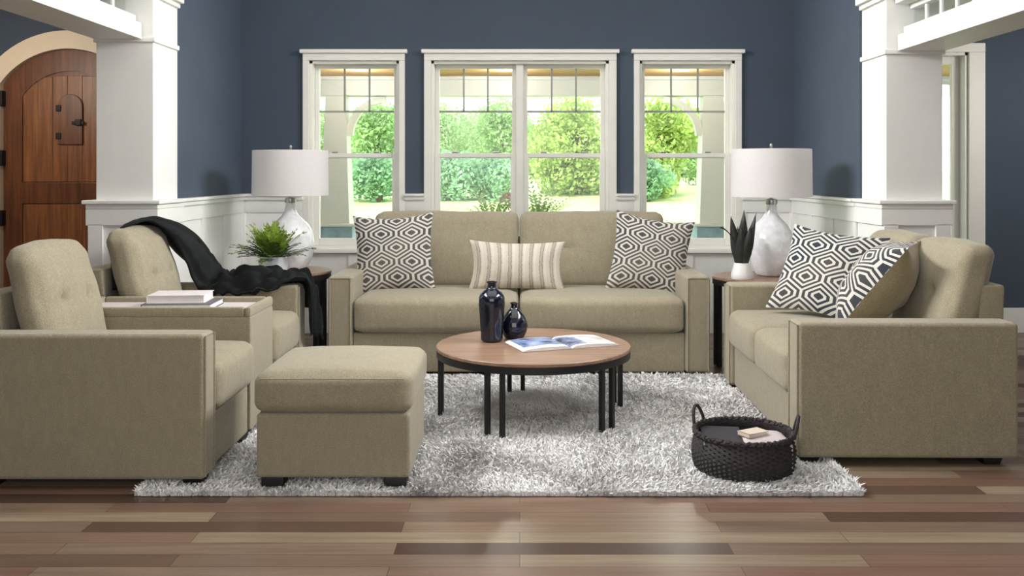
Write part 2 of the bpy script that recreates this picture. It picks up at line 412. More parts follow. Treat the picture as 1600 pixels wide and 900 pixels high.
for a, b in ((470, 637), (659, 967), (986, 1162)):      # apron panels below the windows
    box(bm, wx(a), wx(b), YW - .018, YW, 0, wz(396)); box(bm, wx(a), wx(b), YW - .034, YW, 0, .19)
    for c in ((a + 8), (a + b) / 2, (b - 8)): box(bm, wx(c) - .04, wx(c) + .04, YW - .034, YW, .19, wz(396))
struct('trim_1', bm, M['white_paint'])
bm = bmesh.new(); wainscot(bm, 'y', CB1, YW - .03, LX, 1); struct('trim_2', bm, M['white_paint'])
bm = bmesh.new(); wainscot(bm, 'y', CB1, YW - .03, RX, -1); struct('trim_3', bm, M['white_paint'])
# square columns on panelled pedestals, with necking band and capital
def column(name, xi, xo, dz, s):
    bm = bmesh.new(); lo, hi = min(xi, xo), max(xi, xo)
    box(bm, lo, hi, CB0, CB1, 0, ZC, .006)
    e = .03
    box(bm, lo - e, hi + e, CB0 - e, CB1 + .0, 0, ZCAP - .1, .004)          # pedestal
    for z0, z1, d in ((ZCAP - .03, ZCAP + .0, .045), (ZCAP, ZCAP + .024, .062)): box(bm, lo - d, hi + d, CB0 - d, CB1 + .0, z0, z1, .006)
    for z0, z1 in ((.19, ZCAP - .12),):                                      # raised stiles on the pedestal faces
        for a, b in ((lo - e, lo + .06), (hi - .06, hi + e)): box(bm, a, b, CB0 - e - .014, CB0 - e, z0, z1, .003)
    box(bm, lo - e - .014, hi + e + .014, CB0 - e - .014, CB1, 0, .19, .004); box(bm, lo - e - .014, hi + e + .014, CB0 - e - .014, CB1, ZCAP - .13, ZCAP - .03, .004)
    zb = 2.03 + dz
    box(bm, lo - .014, hi + .014, CB0 - .014, CB1 + .0, zb - .02, zb + .012, .006)   # necking band
    for z0, z1, d in ((2.345, 2.375, .02), (2.375, 2.42, .045), (2.42, 2.9, .012)): box(bm, lo - d, hi + d, CB0 - d, CB1, z0 + dz * .2, z1 + dz * .2, .006)
    return struct(name, bm, M['white_paint'])
column('trim_4', LX + .015, CLX, .075, -1)
column('trim_5', RX + .016, CRX, 0, 1)
# beams running towards the viewer with a row of small transom lights over a moulded shelf
def beam(name, s, dz):
    root = struct(name); bm = bmesh.new()
    def bb(xa, xb, z0, z1, y0=-2.6, y1=CB0 - .015, bev=.004): box(bm, min(s * xa, s * xb), max(s * xa, s * xb), y0, y1, z0 + dz, z1 + dz, bev)
    bb(2.295, 2.58, 2.03, 2.128); bb(2.33, 2.46, 2.128, 2.175)
    bb(2.37, 2.43, 2.285, 2.315); bb(2.28, 2.44, 2.315, 2.36); bb(2.30, 2.44, 2.36, ZC - dz)
    link('beam', bm, M['white_paint'], root)
    bm = bmesh.new(); y = CB0 - .195
    while y > -2.5:
        bb(2.386, 2.408, 2.175, 2.285, y - .012, y + .012, .002); y -= .19
    link('muntin', bm, M['white_paint'], root)
    bm = bmesh.new(); bb(2.395, 2.40, 2.175, 2.285, bev=0); link('pane', bm, M['glass'], root, False)
    return root
beam('trim_6', -1, .072); beam('trim_7', 1, 0)
# ceilings of the two side rooms
struct('ceiling_entry', B(-5.2, -2.58, -2.6, YW, 2.64, 2.7), M['ceiling'], smooth=False)
struct('ceiling_side_room', B(2.58, 5.2, -2.6, YW, 2.49, 2.55), M['ceiling'], smooth=False)

# windows -----------------------------------------------------------
def sash(root, x0, x1, z0, z1, y, rail=.035, grid=False, bottom=.035, top=.035):
    bm = bmesh.new()
    box(bm, x0, x0 + rail, y, y + .04, z0, z1, .004); box(bm, x1 - rail, x1, y, y + .04, z0, z1, .004)
    box(bm, x0 + rail, x1 - rail, y, y + .04, z0, z0 + bottom, .004); box(bm, x0 + rail, x1 - rail, y, y + .04, z1 - top, z1, .004)
    o = link('sash', bm, M['casing'], root)
    if grid:
        bm = bmesh.new(); zm = wz(173)
        box(bm, x0 + rail, x1 - rail, y + .012, y + .03, zm - .008, zm + .008)
        for k in (1, 2):
            c = x0 + rail + (x1 - x0 - 2 * rail) * k / 3; box(bm, c - .007, c + .007, y + .012, y + .03, zm, z1 - top)
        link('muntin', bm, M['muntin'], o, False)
    link('pane', B(x0 + rail, x1 - rail, y + .019, y + .022, z0 + bottom, z1 - top), M['glass'], o, False)
    return o
def window(name, px0, px1, sashes, lights):
    """px0..px1: outside of the head cap; sashes: glass spans in px."""
    root = struct(name); x0, x1 = wx(px0 + 4), wx(px1 - 4)
    o0, o1, z0, z1 = lights
    bm = bmesh.new()
    box(bm, x0, o0, YW - .03, YW, z0 - .03, z1, .004); box(bm, o1, x1, YW - .03, YW, z0 - .03, z1, .004)
    box(bm, x0, x1, YW - .032, YW, z1, wz(84), .004)
    link('casing', bm, M['casing'], root)
    bm = bmesh.new(); box(bm, wx(px0), wx(px1), YW - .055, YW, wz(84), wz(78), .005); link('head_cap', bm, M['casing'], root)
    bm = bmesh.new(); box(bm, wx(px0) + .0, wx(px1) - .0, YW - .06, YW + .05, z0 - .035, z0, .006); link('sill', bm, M['casing'], root)
    bm = bmesh.new(); t_ = .022                             # jamb liner in the wall thickness
    box(bm, o0, o0 + t_, YW, YW + .2, z0, z1); box(bm, o1 - t_, o1, YW, YW + .2, z0, z1); box(bm, o0, o1, YW, YW + .2, z1 - t_, z1); box(bm, o0, o1, YW, YW + .2, z0, z0 + t_)
    link('jamb', bm, M['casing'], root, False)
    zm = wz(243)
    for a, b in sashes:
        sash(root, a, b, zm - .02, z1 - t_, YW + .10, grid=True, bottom=.03, top=.03)
        lo = sash(root, a, b, z0 + t_, zm + .02, YW + .055, rail=.045, bottom=.055, top=.035)
        for k in (.25, .75):
            c = a + (b - a) * k; link('sash_lock', B(c - .025, c + .025, YW + .06, YW + .09, zm + .02, zm + .035, bevel=.005), M['nickel'], lo)
    return root
t_ = .022
o = ops[0]; window('window_1', 470, 637, [(o[0] + t_, o[1] - t_)], o)
o = ops[1]; root = window('window_2', 659, 967, [(o[0] + t_, wx(812) - .028), (wx(812) + .028, o[1] - t_)], o)
link('mullion', B(wx(812) - .03, wx(812) + .03, YW + .03, YW + .16, o[2], o[3], bevel=.006), M['casing'], root)
o = ops[2]; window('window_3', 986, 1162, [(o[0] + t_, o[1] - t_)], o)
# tall window of the side room, half hidden by the right column
root = struct('window_4'); o0, o1, z0, z1 = ops[3]; bm = bmesh.new()
box(bm, o0 - .14, o0, YW - .03, YW, z0 - .03, z1, .004); box(bm, o1, wx(1537), YW - .03, YW, z0 - .03, z1, .004); box(bm, o0 - .14, wx(1537), YW - .032, YW, z1, wz(68), .004)
link('casing', bm, M['casing'], root)
link('sill', B(o0 - .16, wx(1540), YW - .06, YW + .05, z0 - .035, z0, bevel=.006), M['casing'], root)
bm = bmesh.new(); box(bm, o0, o0 + .022, YW, YW + .2, z0, z1); box(bm, o1 - .022, o1, YW, YW + .2, z0, z1); box(bm, o0, o1, YW, YW + .2, z1 - .022, z1); box(bm, o0, o1, YW, YW + .2, z0, z0 + .022)
link('jamb', bm, M['white_paint'], root, False)
sash(root, o0 + .022, o1 - .022, z0 + .022, z1 - .022, YW + .1, rail=.06, bottom=.07, top=.06)

# arched entry door --------------------------------------------------
def arch_pts(cx, hw, zs, zt, n=28, z0=0.0):
    h = zt - zs; Rr = (hw * hw + h * h) / (2 * h); zc = zt - Rr; a = math.asin(min(1, hw / Rr))
    return [(cx - hw, z0)] + [(cx + Rr * math.sin(-a + 2 * a * k / n), zc + Rr * math.cos(-a + 2 * a * k / n)) for k in range(n + 1)] + [(cx + hw, z0)]
def ring(outer, inner, y0, y1, bev=0):
    bm = bmesh.new(); n = len(outer)
    rows = [[bm.verts.new((p[0], y, p[1])) for p in pp] for y, pp in ((y0, outer), (y0, inner), (y1, inner), (y1, outer))]
    for k in range(n - 1):
        for i in range(4): bm.faces.new((rows[i][k], rows[i][k + 1], rows[(i + 1) % 4][k + 1], rows[(i + 1) % 4][k]))
    for e in (0, n - 1): bm.faces.new([rows[i][e] for i in range(4)])
    return bm
dcx, dhw, dzt = wx(114), .54, wz(78); dzs = dzt - .28
root = struct('door_1')
link('casing', ring(arch_pts(dcx, dhw + .15, dzs + .03, dzt + .145), arch_pts(dcx, dhw, dzs, dzt), YW - .09, YW), M['arch_trim'], root)
YD = YW - .045
leaf = link('door_leaf', extrude_poly(arch_pts(dcx, dhw - .004, dzs, dzt - .004, z0=.01), YD + .016, YW - .001), M['door_wood'], root, False)
link('door_stile', ring(arch_pts(dcx, dhw - .005, dzs, dzt - .005, z0=.01), arch_pts(dcx, dhw - .155, dzs - .10, dzt - .175, z0=.01), YD, YD + .02), M['door_wood'], root, False)
bm = bmesh.new(); box(bm, dcx - dhw + .15, dcx + dhw - .15, YD, YD + .02, wz(318), wz(285), .004); box(bm, dcx - dhw + .15, dcx + dhw - .15, YD, YD + .02, .01, .26, .004)
link('door_rail', bm, M['door_wood'], root, False)
bm = bmesh.new()
xx = dcx - dhw + .157
while xx < dcx + dhw - .16:                                # vertical boards inside the panels
    w_ = .118; hh = .05 * (1 - ((xx + w_ / 2 - dcx) / .4) ** 2)
    box(bm, xx, min(xx + w_, dcx + dhw - .157), YD + .008, YD + .018, wz(285) + .004, dzs + .02 + hh, .003); box(bm, xx, min(xx + w_, dcx + dhw - .157), YD + .008, YD + .018, .264, wz(318) - .004, .003); xx += w_ + .001
link('door_board', bm, M['door_panel'], root, False)
sp_ = link('viewing_hatch', extrude_poly(arch_pts(wx(114.5), 19 * S1, wz(165), wz(148), 14, wz(226)), YD - .012, YD + .01, bevel=.003), M['door_wood'], root, False)
for py in (170, 213): link('clavo', B(wx(93), wx(101), YD - .022, YD - .008, wz(py + 5), wz(py - 5), bevel=.006), M['iron'], sp_)
bm = bmesh.new(); box(bm, wx(118), wx(137), YD - .024, YD - .008, wz(195), wz(190), .004); box(bm, wx(124), wx(133), YD - .034, YD - .01, wz(197), wz(187), .006); link('latch', bm, M['iron'], sp_)
for py in (155, 247, 340): link('hinge', B(wx(7), wx(14), YW - .105, YW - .04, wz(py + 12), wz(py - 12), bevel=.006), M['iron'], root)

# ------------------------------------------------------------------ outdoors
bm = bmesh.new(); rows = []
def gz(D): return -.5 if D < 11 else (-.5 + (D - 11) / 19 * 1.35 if D < 30 else .85 + (D - 30) * .01)
for D in (7.7, 9, 11, 14, 18, 22, 26, 30, 40, 60, 90):
    rows.append([bm.verts.new((x_, D, gz(D) - (0 if D > 10 else .1) + .05 * math.sin(x_ * .7 + D))) for x_ in range(-60, 61, 4)])
for a, b in zip(rows, rows[1:]):
    for k in range(len(a) - 1): bm.faces.new((a[k], a[k + 1], b[k + 1], b[k]))
o = struct('lawn', bm, M['lawn'])
YP = 9.5; sP = YP / F
for px_ in (560, 790, 1064):                                 # recessed downlights in the porch ceiling
    x_ = (px_ - CX) * 8.75 / F; z_ = H + 148.5 * sP
    o = link('porch_downlight', lathe([(.05, -.002), (.075, -.008), (.08, 0), (.05, .001)], 24, cap=False), M['white_paint'], loc=(x_, 8.75, z_)); o['kind'] = 'structure'
    bulb('porch_downlight_lamp', (x_, 8.75, z_ - .12), 15, (1, .97, .92), .06)
struct('porch_floor', B(-6, 6, YW + .2, YP + .4, -.25, -.08), M['porch_deck'], smooth=False)
bm = bmesh.new(); box(bm, -6, 6, YP - .12, YP + .12, H + 119 * sP, H + 148 * sP, .01); box(bm, -6, 6, YP - .15, YP + .15, H + 143 * sP, H + 150 * sP, .01); struct('porch_beam', bm, M['porch_white'])
struct('porch_ceiling', B(-6, 6, YW + .2, YP + .6, H + 148.5 * sP + .002, H + 148.5 * sP + .06), M['porch_wood'], smooth=False)
def porch_column(x, s):
    root = struct('porch_column')
    zt, zb, zbase = H + 119 * sP, H - 78 * sP, -.08
    bm = bmesh.new(); w0, w1 = .15, .10
    pts = [(-w0, zb), (w0, zb), (w1, zt), (-w1, zt)]
    v0 = [bm.verts.new((x + a, YP - abs(a), b)) for a, b in pts]; v1 = [bm.verts.new((x + a, YP + abs(a), b)) for a, b in pts]
    bm.faces.new(v0); bm.faces.new(v1)
    for k in range(4): bm.faces.new((v0[k], v0[(k + 1) % 4], v1[(k + 1) % 4], v1[k]))
    link('shaft', bm, M['porch_white'], root)
    link('pedestal', B(x - .19, x + .19, YP - .19, YP + .19, zbase, zb - .03, bevel=.015), M['stone'], root)
    link('pedestal_cap', B(x - .22, x + .22, YP - .22, YP + .22, zb - .03, zb, bevel=.01), M['porch_white'], root)
    out, inn = [], []
    for k in range(13):
        a = k / 12 * PI / 2; c_ = (x + s * .50, zt - .40)
        out.append((c_[0] - s * .40 * math.cos(a), c_[1] + .40 * math.sin(a))); inn.append((c_[0] - s * .335 * math.cos(a), c_[1] + .335 * math.sin(a)))
    link('bracket', ring(out, inn, YP - .05, YP + .05), M['porch_white'], root)
    root['kind'] = 'structure'
porch_column((527 - CX) * sP, 1); porch_column((1112 - CX) * sP, -1)
def leafmesh(blobs, n, size, rng):
    vs, fs = [], []
    tot = sum(b[3] ** 2 for b in blobs)
    for cx, cy, cz, r in blobs:
        for _ in range(int(n * r * r / tot)):
            d = Vector((rng.gauss(0, 1), rng.gauss(0, 1), rng.gauss(0, 1))).normalized()
            p = Vector((cx, cy, cz)) + d * r * rng.uniform(.55, 1.08)
            a = Vector((rng.gauss(0, 1), rng.gauss(0, 1), rng.gauss(0, 1))).normalized(); b = a.cross(d + a * .01).normalized(); c = a.cross(b) * .6
            s = size * rng.uniform(.6, 1.3); i = len(vs)
            vs += [p + b * s, p + c * s, p - b * s, p - c * s]; fs.append((i, i + 1, i + 2, i + 3))
    return vs, [], fs
def tree(name, label, px, D, top, half, leafm, low=289, n=3200, group='trees beyond the lawn', size=.07, cat='tree'):
    rng = random.Random(int(px * 7 + D)); P = PX(px, low, D); z0 = gz(D) ; ht = PX(px, top, D).z - z0; hw = half * D / F * 1.36
    root = thing(name, label, cat, (P.x, D, z0), 0, group)
    blobs = []
    for k in range(11):
        t = rng.uniform(.12, .9); wv = hw * (1 - .75 * abs(t - .45) ** 1.6 * 1.6); a = rng.uniform(0, 2 * PI); rr = hw * rng.uniform(.34, .5)
        blobs.append((max(0, wv - rr) * math.cos(a), max(0, wv - rr) * math.sin(a), max(rr * .75, min(ht - rr, t * ht)), rr))
    blobs.append((0, 0, ht * .5, hw * .62)); blobs.append((0, 0, ht - hw * .4, hw * .4)); blobs.append((0, 0, hw * .4, hw * .45))
    link('foliage', leafmesh(blobs, int(n * 2.6), size, rng), leafm, root, False)
    bm = bmesh.new(); tube(bm, [(0, 0, -.1), (.03, 0, ht * .35), (-.02, .03, ht * .75)], .1, 8, radii=[hw * .1, hw * .07, hw * .03]); link('trunk', bm, M['bark'], root)
T = [('tree', 'broad yellow-green tree seen through the right half of the double window', 903, 27, 146, 64, 'leaf_a', 4200),
     ('tree', 'rounded green tree seen through the left half of the narrow right window', 1030, 27, 150, 56, 'leaf_a', 3600),
     ('tree', 'green tree beside the porch post in the narrow right window', 1092, 31, 168, 42, 'leaf_b', 2600),
     ('tree', 'pale hazy tree at the left edge of the double window', 692, 38, 158, 52, 'leaf_c', 2600),
     ('tree', 'pale green tree seen in the middle of the double window\'s left sash', 742, 42, 172, 46, 'leaf_c', 2600),
     ('tree', 'taller green tree left of the double window\'s central mullion', 784, 36, 152, 44, 'leaf_b', 2600),
     ('tree', 'small pale tree just right of the double window\'s central mullion', 838, 44, 196, 30, 'leaf_c', 2000),
     ('tree', 'light green tree beside the porch post in the narrow left window', 590, 32, 160, 54, 'leaf_b', 3000),
     ('tree', 'pale tree behind the left porch post', 512, 36, 170, 42, 'leaf_c', 2200),
     ('tree', 'green tree behind the wall between the left and double windows', 646, 34, 165, 36, 'leaf_c', 2200)]
T += [('tree', lb, px, {556: 46, 606: 55, 716: 44, 764: 53, 822: 63, 862: 74, 1064: 46, 1128: 55}[px], top, half * 1.15, 'leaf_e', 4600) for lb, px, top, half in (
     ('far pale tree behind the bushes at the left side of the double window', 716, 176, 62), ('far pale tree showing above the dark blue-green bush', 764, 180, 56),
     ('far pale tree showing past the double window\'s mullion', 822, 196, 60), ('far pale tree left of the broad yellow-green tree', 862, 190, 56),
     ('far pale tree behind the light green tree in the narrow left window', 606, 170, 60), ('far pale tree behind the porch post in the narrow right window', 1128, 172, 56),
     ('far pale tree between the two trees of the narrow right window', 1064, 176, 56), ('far pale tree beyond the left porch post', 556, 178, 56))]
for nm, lb, px, D, top, half, lm, n in T: tree(nm, lb, px, D, top, half, M[lm], n=n)
for lb, px, half, top in (('dark green bush at the foot of the trees, left end of the double window', 700, 46, 236), ('dark blue-green bush left of the double window\'s mullion', 768, 44, 244), ('dark bush seen past the porch post in the narrow left window', 592, 46, 240), ('dark bush at the left of the narrow right window', 1012, 34, 248)):
    tree('bush', lb, px, 25.5, top, half, M['leaf_d'], n=1500, group='bushes along the lawn', size=.06, cat='bush')

# ------------------------------------------------------------------ rug
RX0, RX1, RY0, RY1 = -1.53, 1.37, 3.70, 5.84
rug = thing('shag_rug', 'light grey shaggy area rug on the plank floor under the coffee table', 'rug', ((RX0 + RX1) / 2, (RY0 + RY1) / 2, 0))
link('backing', B(RX0 + .02, RX1 - .02, RY0 + .02, RY1 - .02, 0, .010), M['rug_base'], rug, loc=(-(RX0 + RX1) / 2, -(RY0 + RY1) / 2, 0))
rng = random.Random(3); vs, fs = [], []
cxr, cyr = (RX0 + RX1) / 2, (RY0 + RY1) / 2
FEET = [(-1.345, 3.855), (-1.007, 3.825), (-.507, 3.825), (1.29, 4.15), (1.29, 5.56)]   # pile pressed down by the furniture feet
for _ in range(78000):
    x, y = rng.uniform(RX0, RX1), rng.uniform(RY0, RY1)
    if rng.random() < .045: x = rng.choice((RX0, RX1)) + rng.uniform(-.004, .004)
    elif rng.random() < .06: y = RY0 + rng.uniform(-.004, .02)
    f = mnoise.noise_vector(Vector((x * 2.3, y * 2.3, 1.3))) * .9
    lean = Vector((f.x + rng.gauss(0, .55), f.y + rng.gauss(0, .55), 0))
    L = (.020 if any(abs(x - fx) < .06 and -.12 < y - fy < .06 for fx, fy in FEET) else .041) * rng.uniform(.7, 1.15) * (.88 + .35 * mnoise.noise(Vector((x * 3, y * 3, 5))))
    w = rng.uniform(.0035, .0065); a = rng.uniform(0, PI); wd = Vector((math.cos(a), math.sin(a), 0)) * w
    if y < RY0 + .02: lean.y -= .5
    b0 = Vector((x, y, .008 if y > RY0 + .02 else .002)); b1 = b0 + Vector((lean.x * .3, lean.y * .3, .8)) * L * .55; b2 = b1 + Vector((lean.x * .8, lean.y * .8, .35)) * L * .6
    i = len(vs); o_ = Vector((cxr, cyr, 0))
    vs += [b0 - wd - o_, b0 + wd - o_, b1 + wd - o_, b1 - wd - o_, b2 - o_]; fs += [(i, i + 1, i + 2, i + 3), (i + 3, i + 2, i + 4)]
p_ = link('pile', (vs, [], fs), M['shag'], rug, True); p_['kind'] = 'stuff'

# ------------------------------------------------------------------ upholstered seating
def arm_part(parent, x0, x1, depth, z1, seed=0, zb=.045):
    a = link('arm', box(bmesh.new(), x0, x1, 0, depth, zb, z1, .02, 3), M['upholstery'], parent)
    bm = bmesh.new(); e = .012                              # welt round the front face
    tube(bm, [(x0 + e, -.001, zb + e), (x0 + e, -.001, z1 - e), (x1 - e, -.001, z1 - e), (x1 - e, -.001, zb + e)], .0045, 6); link('welt', bm, M['upholstery'], a)
    return a
def seating(name, label, cat, loc, rz, width, depth, nseat, arms=(-1, 1), arm_w=.155, arm_z=.632, seat_z=.485, back_top=.96, frame_z=.78, cush_bot=.47, base_z=.036, back_thick=.16, top_bulge=.034, back_r=.062, back_y=.86, tuft=True, lean=.33, feet_xy=None, fs=.085):
    root = thing(name, label, cat, loc, rz)
    xl = -width / 2 + (arm_w if -1 in arms else .0); xr = width / 2 - (arm_w if 1 in arms else .0)
    U = M['upholstery']
    link('base', box(bmesh.new(), xl, xr, .025, depth - .14, base_z, .272, .014, 2), U, root)
    for s in arms:
        if s < 0: arm_part(root, -width / 2, xl, depth, arm_z, 1, base_z)
        else: arm_part(root, xr, width / 2, depth, arm_z, 2, base_z)
    # raked back frame
    bl, br_ = xl + .004, xr - .004
    prof = [(depth - .15, base_z), (depth, base_z), (depth + .02, frame_z), (depth - .09, frame_z)]
    bm = extrude_poly(prof, bl, br_, 'YZ', .015); link('back_frame', bm, U, root)
    sw = (xr - xl) / nseat
    bh = back_top - cush_bot
    for k in range(nseat):
        c = xl + sw * (k + .5)
        sd = .74
        cu = cushion(sw - .012, sd, seat_z - .272, .045, (.004, .014, .014), 16, .003, seed=k + 1)
        so_ = link('seat_cushion', cu, U, root, loc=(c, -.012 + sd / 2, (seat_z + .274) / 2))
        tf = ((-sw * .2, .02), (sw * .2, .02)) if tuft else ()
        bc = cushion(sw - .014, back_thick, bh, back_r, (.004, .03, top_bulge), 22, .007, tf, seed=k + 5, shear=lean)
        link('back_cushion', bc, U, root, loc=(c, back_y, cush_bot + bh / 2))
    for sx in (-1, 1):
        for y in (.06, depth - .10):
            cx_ = sx * (width / 2 - .075)
            bm = bmesh.new(); v = []
            for z, q in ((0, .034), (base_z + .002, .044)): v.append([bm.verts.new((cx_ + a * q, y + b * q, z)) for a, b in ((-1, -1), (1, -1), (1, 1), (-1, 1))])
            for i in range(4): bm.faces.new((v[0][i], v[0][(i + 1) % 4], v[1][(i + 1) % 4], v[1][i]))
            bm.faces.new(v[0]); bm.faces.new(v[1]); link('foot', bm, M['black_foot'], root)
    return root
seating('sofa', 'long khaki two-cushion sofa facing the viewer below the double window', 'sofa', (-.004, 5.88, 0), 0, 2.425, 1.0, 2, back_top=1.0, seat_z=.492, frame_z=.82, base_z=.02, top_bulge=.008, back_r=.05, back_thick=.19, back_y=.875)
seating('loveseat', 'khaki loveseat seen from its arm end beside the wicker basket', 'loveseat', (1.232, 4.848, 0), R(-90.7), 1.552, .965, 2, back_top=.95, lean=.28, back_thick=.16, back_y=.82, back_r=.052, top_bulge=.022)
seating('armchair', 'khaki armchair with a bare tufted back, nearer the viewer beside the console', 'armchair', (-1.285, 4.128, 0), R(90), .696, 1.0, 1, arms=(-1,), arm_w=.135, back_top=.955, lean=.24, back_thick=.14, back_y=.795)
seating('armchair', 'khaki armchair with the dark throw over its back, beyond the console', 'armchair', (-1.30, 5.252, 0), R(90), .696, 1.0, 1, arms=(1,), back_top=.965, lean=.27, back_thick=.16, back_y=.775)
# console between the two armchairs
con = thing('storage_console', 'khaki upholstered console with an open tray top between the two armchairs', 'console', (-1.30, 4.69, 0), R(90))
cw, cd, cz = .41, .95, .64
bm = bmesh.new(); box(bm, -cw / 2, cw / 2, 0, cd, .045, cz - .045, .012); link('body', bm, M['upholstery'], con)
bm = bmesh.new(); e = .032
box(bm, -cw / 2, cw / 2, 0, e, cz - .05, cz, .012); box(bm, -cw / 2, cw / 2, cd - .075, cd, cz - .05, cz, .012); box(bm, -cw / 2, -cw / 2 + e, e, cd - .075, cz - .05, cz, .012); box(bm, cw / 2 - e, cw / 2, e, cd - .075, cz - .05, cz, .012)
link('tray_rim', bm, M['upholstery'], con)
link('tray', B(-cw / 2 + e, cw / 2 - e, e, cd - .075, cz - .045, cz - .028), M['tray'], con)
for sx in (-1, 1):
    for y in (.06, cd - .1): link('foot', B(sx * .15 - .035, sx * .15 + .035, y - .035, y + .035, 0, .045, bevel=.004), M['black_foot'], con)
# ottoman
ot = thing('ottoman', 'square khaki ottoman with a thick cushion top on the front of the rug', 'ottoman', (-.757, 3.76, .012))
link('body', box(bmesh.new(), -.312, .312, 0, .575, .040, .302, .016, 3), M['upholstery'], ot)
link('seat_cushion', cushion(.645, .605, .158, .042, (.006, .010, .030), 18, .004, seed=9), M['upholstery'], ot, loc=(0, .292, .384))
bm = bmesh.new(); tube(bm, [(-.29, -.018, .445), (-.1, -.022, .447), (.1, -.022, .447), (.29, -.018, .445)], .003, 6); link('piping', bm, M['upholstery'], ot)
for sx in (-1, 1):
    for y in (.055, .52):
        link('foot', B(sx * .25 - .046, sx * .25 + .046, y - .04, y + .04, 0, .041, bevel=.006), M['black_foot'], ot)

# ------------------------------------------------------------------ tables
def round_table(name, label, cat, loc, r, h, legs, lw=.024, rim=.034, rot=0, group=None):
    root = thing(name, label, cat, loc, 0, group)
    link('tabletop', lathe([(0, h - .02), (r - .004, h - .02), (r, h - .016), (r, h - .004), (r - .004, h), (0, h)], 72), M['table_wood'], root)
    link('rim', lathe([(r - .03, h - .021), (r - .03, h - .02 - rim), (r - .002, h - .02 - rim), (r - .002, h - .0205), (r - .03, h - .021)], 72, cap=False), M['black_metal'], root)
    for ang in legs:
        a = R(ang); x, y = (r - .022) * math.cos(a), (r - .022) * math.sin(a)
        bm = bmesh.new(); q = lw / 2; box(bm, -q, q, -q, q, 0, h - .03, .002)
        o = link('leg', bm, M['black_metal'], root, loc=(x, y, 0)); o.rotation_euler = (0, 0, a)
    return root
legs = [c + s * 4.6 for c in (180, -113, -43, 20, 101) for s in (-1, 1)]
round_table('coffee_table', 'round wooden coffee table with paired black metal legs on the shag rug', 'coffee table', (.072, 4.90, .010), .512, .375, legs)
ET_L = (-1.66, 6.60, 0); ET_R = (1.615, 6.24, 0)
legs2 = [c + s * 7 for c in (185, -110, -38, 36, 108) for s in (-1, 1)]
round_table('end_table', 'round wooden end table with black legs left of the sofa', 'end table', ET_L, .315, .597, [c + s * 7 for c in (-20, -92, 196, 124, 52) for s in (-1, 1)])
round_table('end_table', 'round wooden end table with black legs between sofa and loveseat', 'end table', ET_R, .315, .597, legs2, lw=.03)
# ------------------------------------------------------------------ lamps
def lamp(label, loc, bw=.158):
    root = thing('table_lamp', label, 'lamp', loc)
    k = bw / .158
    prof = [(0, 0), (.085, 0), (.10, .008), (.118 * k, .03), (.145 * k, .09), (.157 * k, .16), (.158 * k, .20), (.150 * k, .26), (.128 * k, .315), (.095, .355), (.064, .385), (.046, .412), (.038, .44), (.034, .475), (.036, .482), (0, .482)]
    pts = spline([(a, b, 0) for a, b in prof[1:-1]], 60)
    link('lamp_body', lathe([(0, 0)] + [(p.x, p.y) for p in pts] + [(0, .4825)], 48), M['lamp_glass'], root)
    bm = lathe([(0, .480), (.038, .480), (.040, .49), (.040, .51), (.030, .516), (.012, .52), (.012, .56), (0, .56)], 24); link('socket', bm, M['nickel'], root)
    tk = .004
    link('lamp_shade', lathe([(.268, .532), (.264, .852), (.264 - tk, .852), (.268 - tk, .532), (.268, .532)], 64, cap=False), M['shade'], root)
    bm = bmesh.new()
    for a in range(3):
        c, s = math.cos(a * 2 * PI / 3 + .4), math.sin(a * 2 * PI / 3 + .4); tube(bm, [(0, 0, .845), (.262 * c, .262 * s, .845)], .0025, 6)
    tube(bm, [(0, 0, .55), (0, 0, .85)], .004, 8); link('spider', bm, M['nickel'], root)
    link('finial', lathe([(0, .845), (.007, .847), (.006, .862), (.010, .868), (.010, .884), (.006, .89), (0, .891)], 16), M['nickel'], root)
lamp('white seeded-glass table lamp behind the leafy fern, left of the sofa', (-1.635, 6.62, .597), .166)
lamp('white seeded-glass table lamp beside the spiky dark plant, right of the sofa', (1.70, 6.27, .597), .152)
# ------------------------------------------------------------------ plants
def fern(loc):
    root = thing('potted_fern', 'bright green fern in a pale glass pot in front of the left lamp', 'plant', loc)
    link('pot', lathe([(0, 0), (.075, 0), (.090, .01), (.098, .06), (.094, .115), (.086, .115), (.086, .07), (0, .07)], 32), M['clear_pot'], root)
    link('soil', lathe([(0, .071), (.083, .071), (.06, .08), (0, .082)], 24), M['soil'], root)
    rng = random.Random(11)
    for part, m, n in (('fronds', M['fern'], 62), ('lower_fronds', M['fern_dark'], 30)):
        vs, fs = [], []
        for k in range(n):
            a = rng.uniform(0, 2 * PI); L = rng.uniform(.16, .29); el = rng.uniform(.9, 1.55) if m is M['fern'] else rng.uniform(.2, .9)
            dx, dy = math.cos(a), math.sin(a); p = Vector((dx * .02, dy * .02, .08)); d = Vector((dx * math.cos(el), dy * math.cos(el), math.sin(el) + .25)).normalized()
            side = Vector((-dy, dx, 0))
            for s in range(15):
                t = s / 14; p = p + d * L / 14; d = (d + Vector((0, 0, -.06))).normalized()
                for q in (-1, 1):
                    l = .050 * math.sin(PI * min(1, .15 + t * .85)) * rng.uniform(.7, 1.3); tip = p + side * q * l + d * l * .6 + Vector((0, 0, rng.uniform(-.008, .008)))
                    i = len(vs); wv = d * .013
                    mid = p + (tip - p) * .55
                    vs += [p, mid + wv, tip, mid - wv]; fs.append((i, i + 1, i + 2, i + 3))
        link(part, (vs, [], fs), m, root, False)
fern((-1.70, 6.42, .597))
sn = thing('snake_plant', 'spiky dark snake plant in a small white pot on the right end table', 'plant', (1.452, 6.06, .597))
link('pot', lathe([(0, 0), (.066, 0), (.072, .012), (.070, .04), (.058, .075), (.05, .105), (.044, .105), (.044, .09), (0, .09)], 32), M['white_ceramic'], sn)
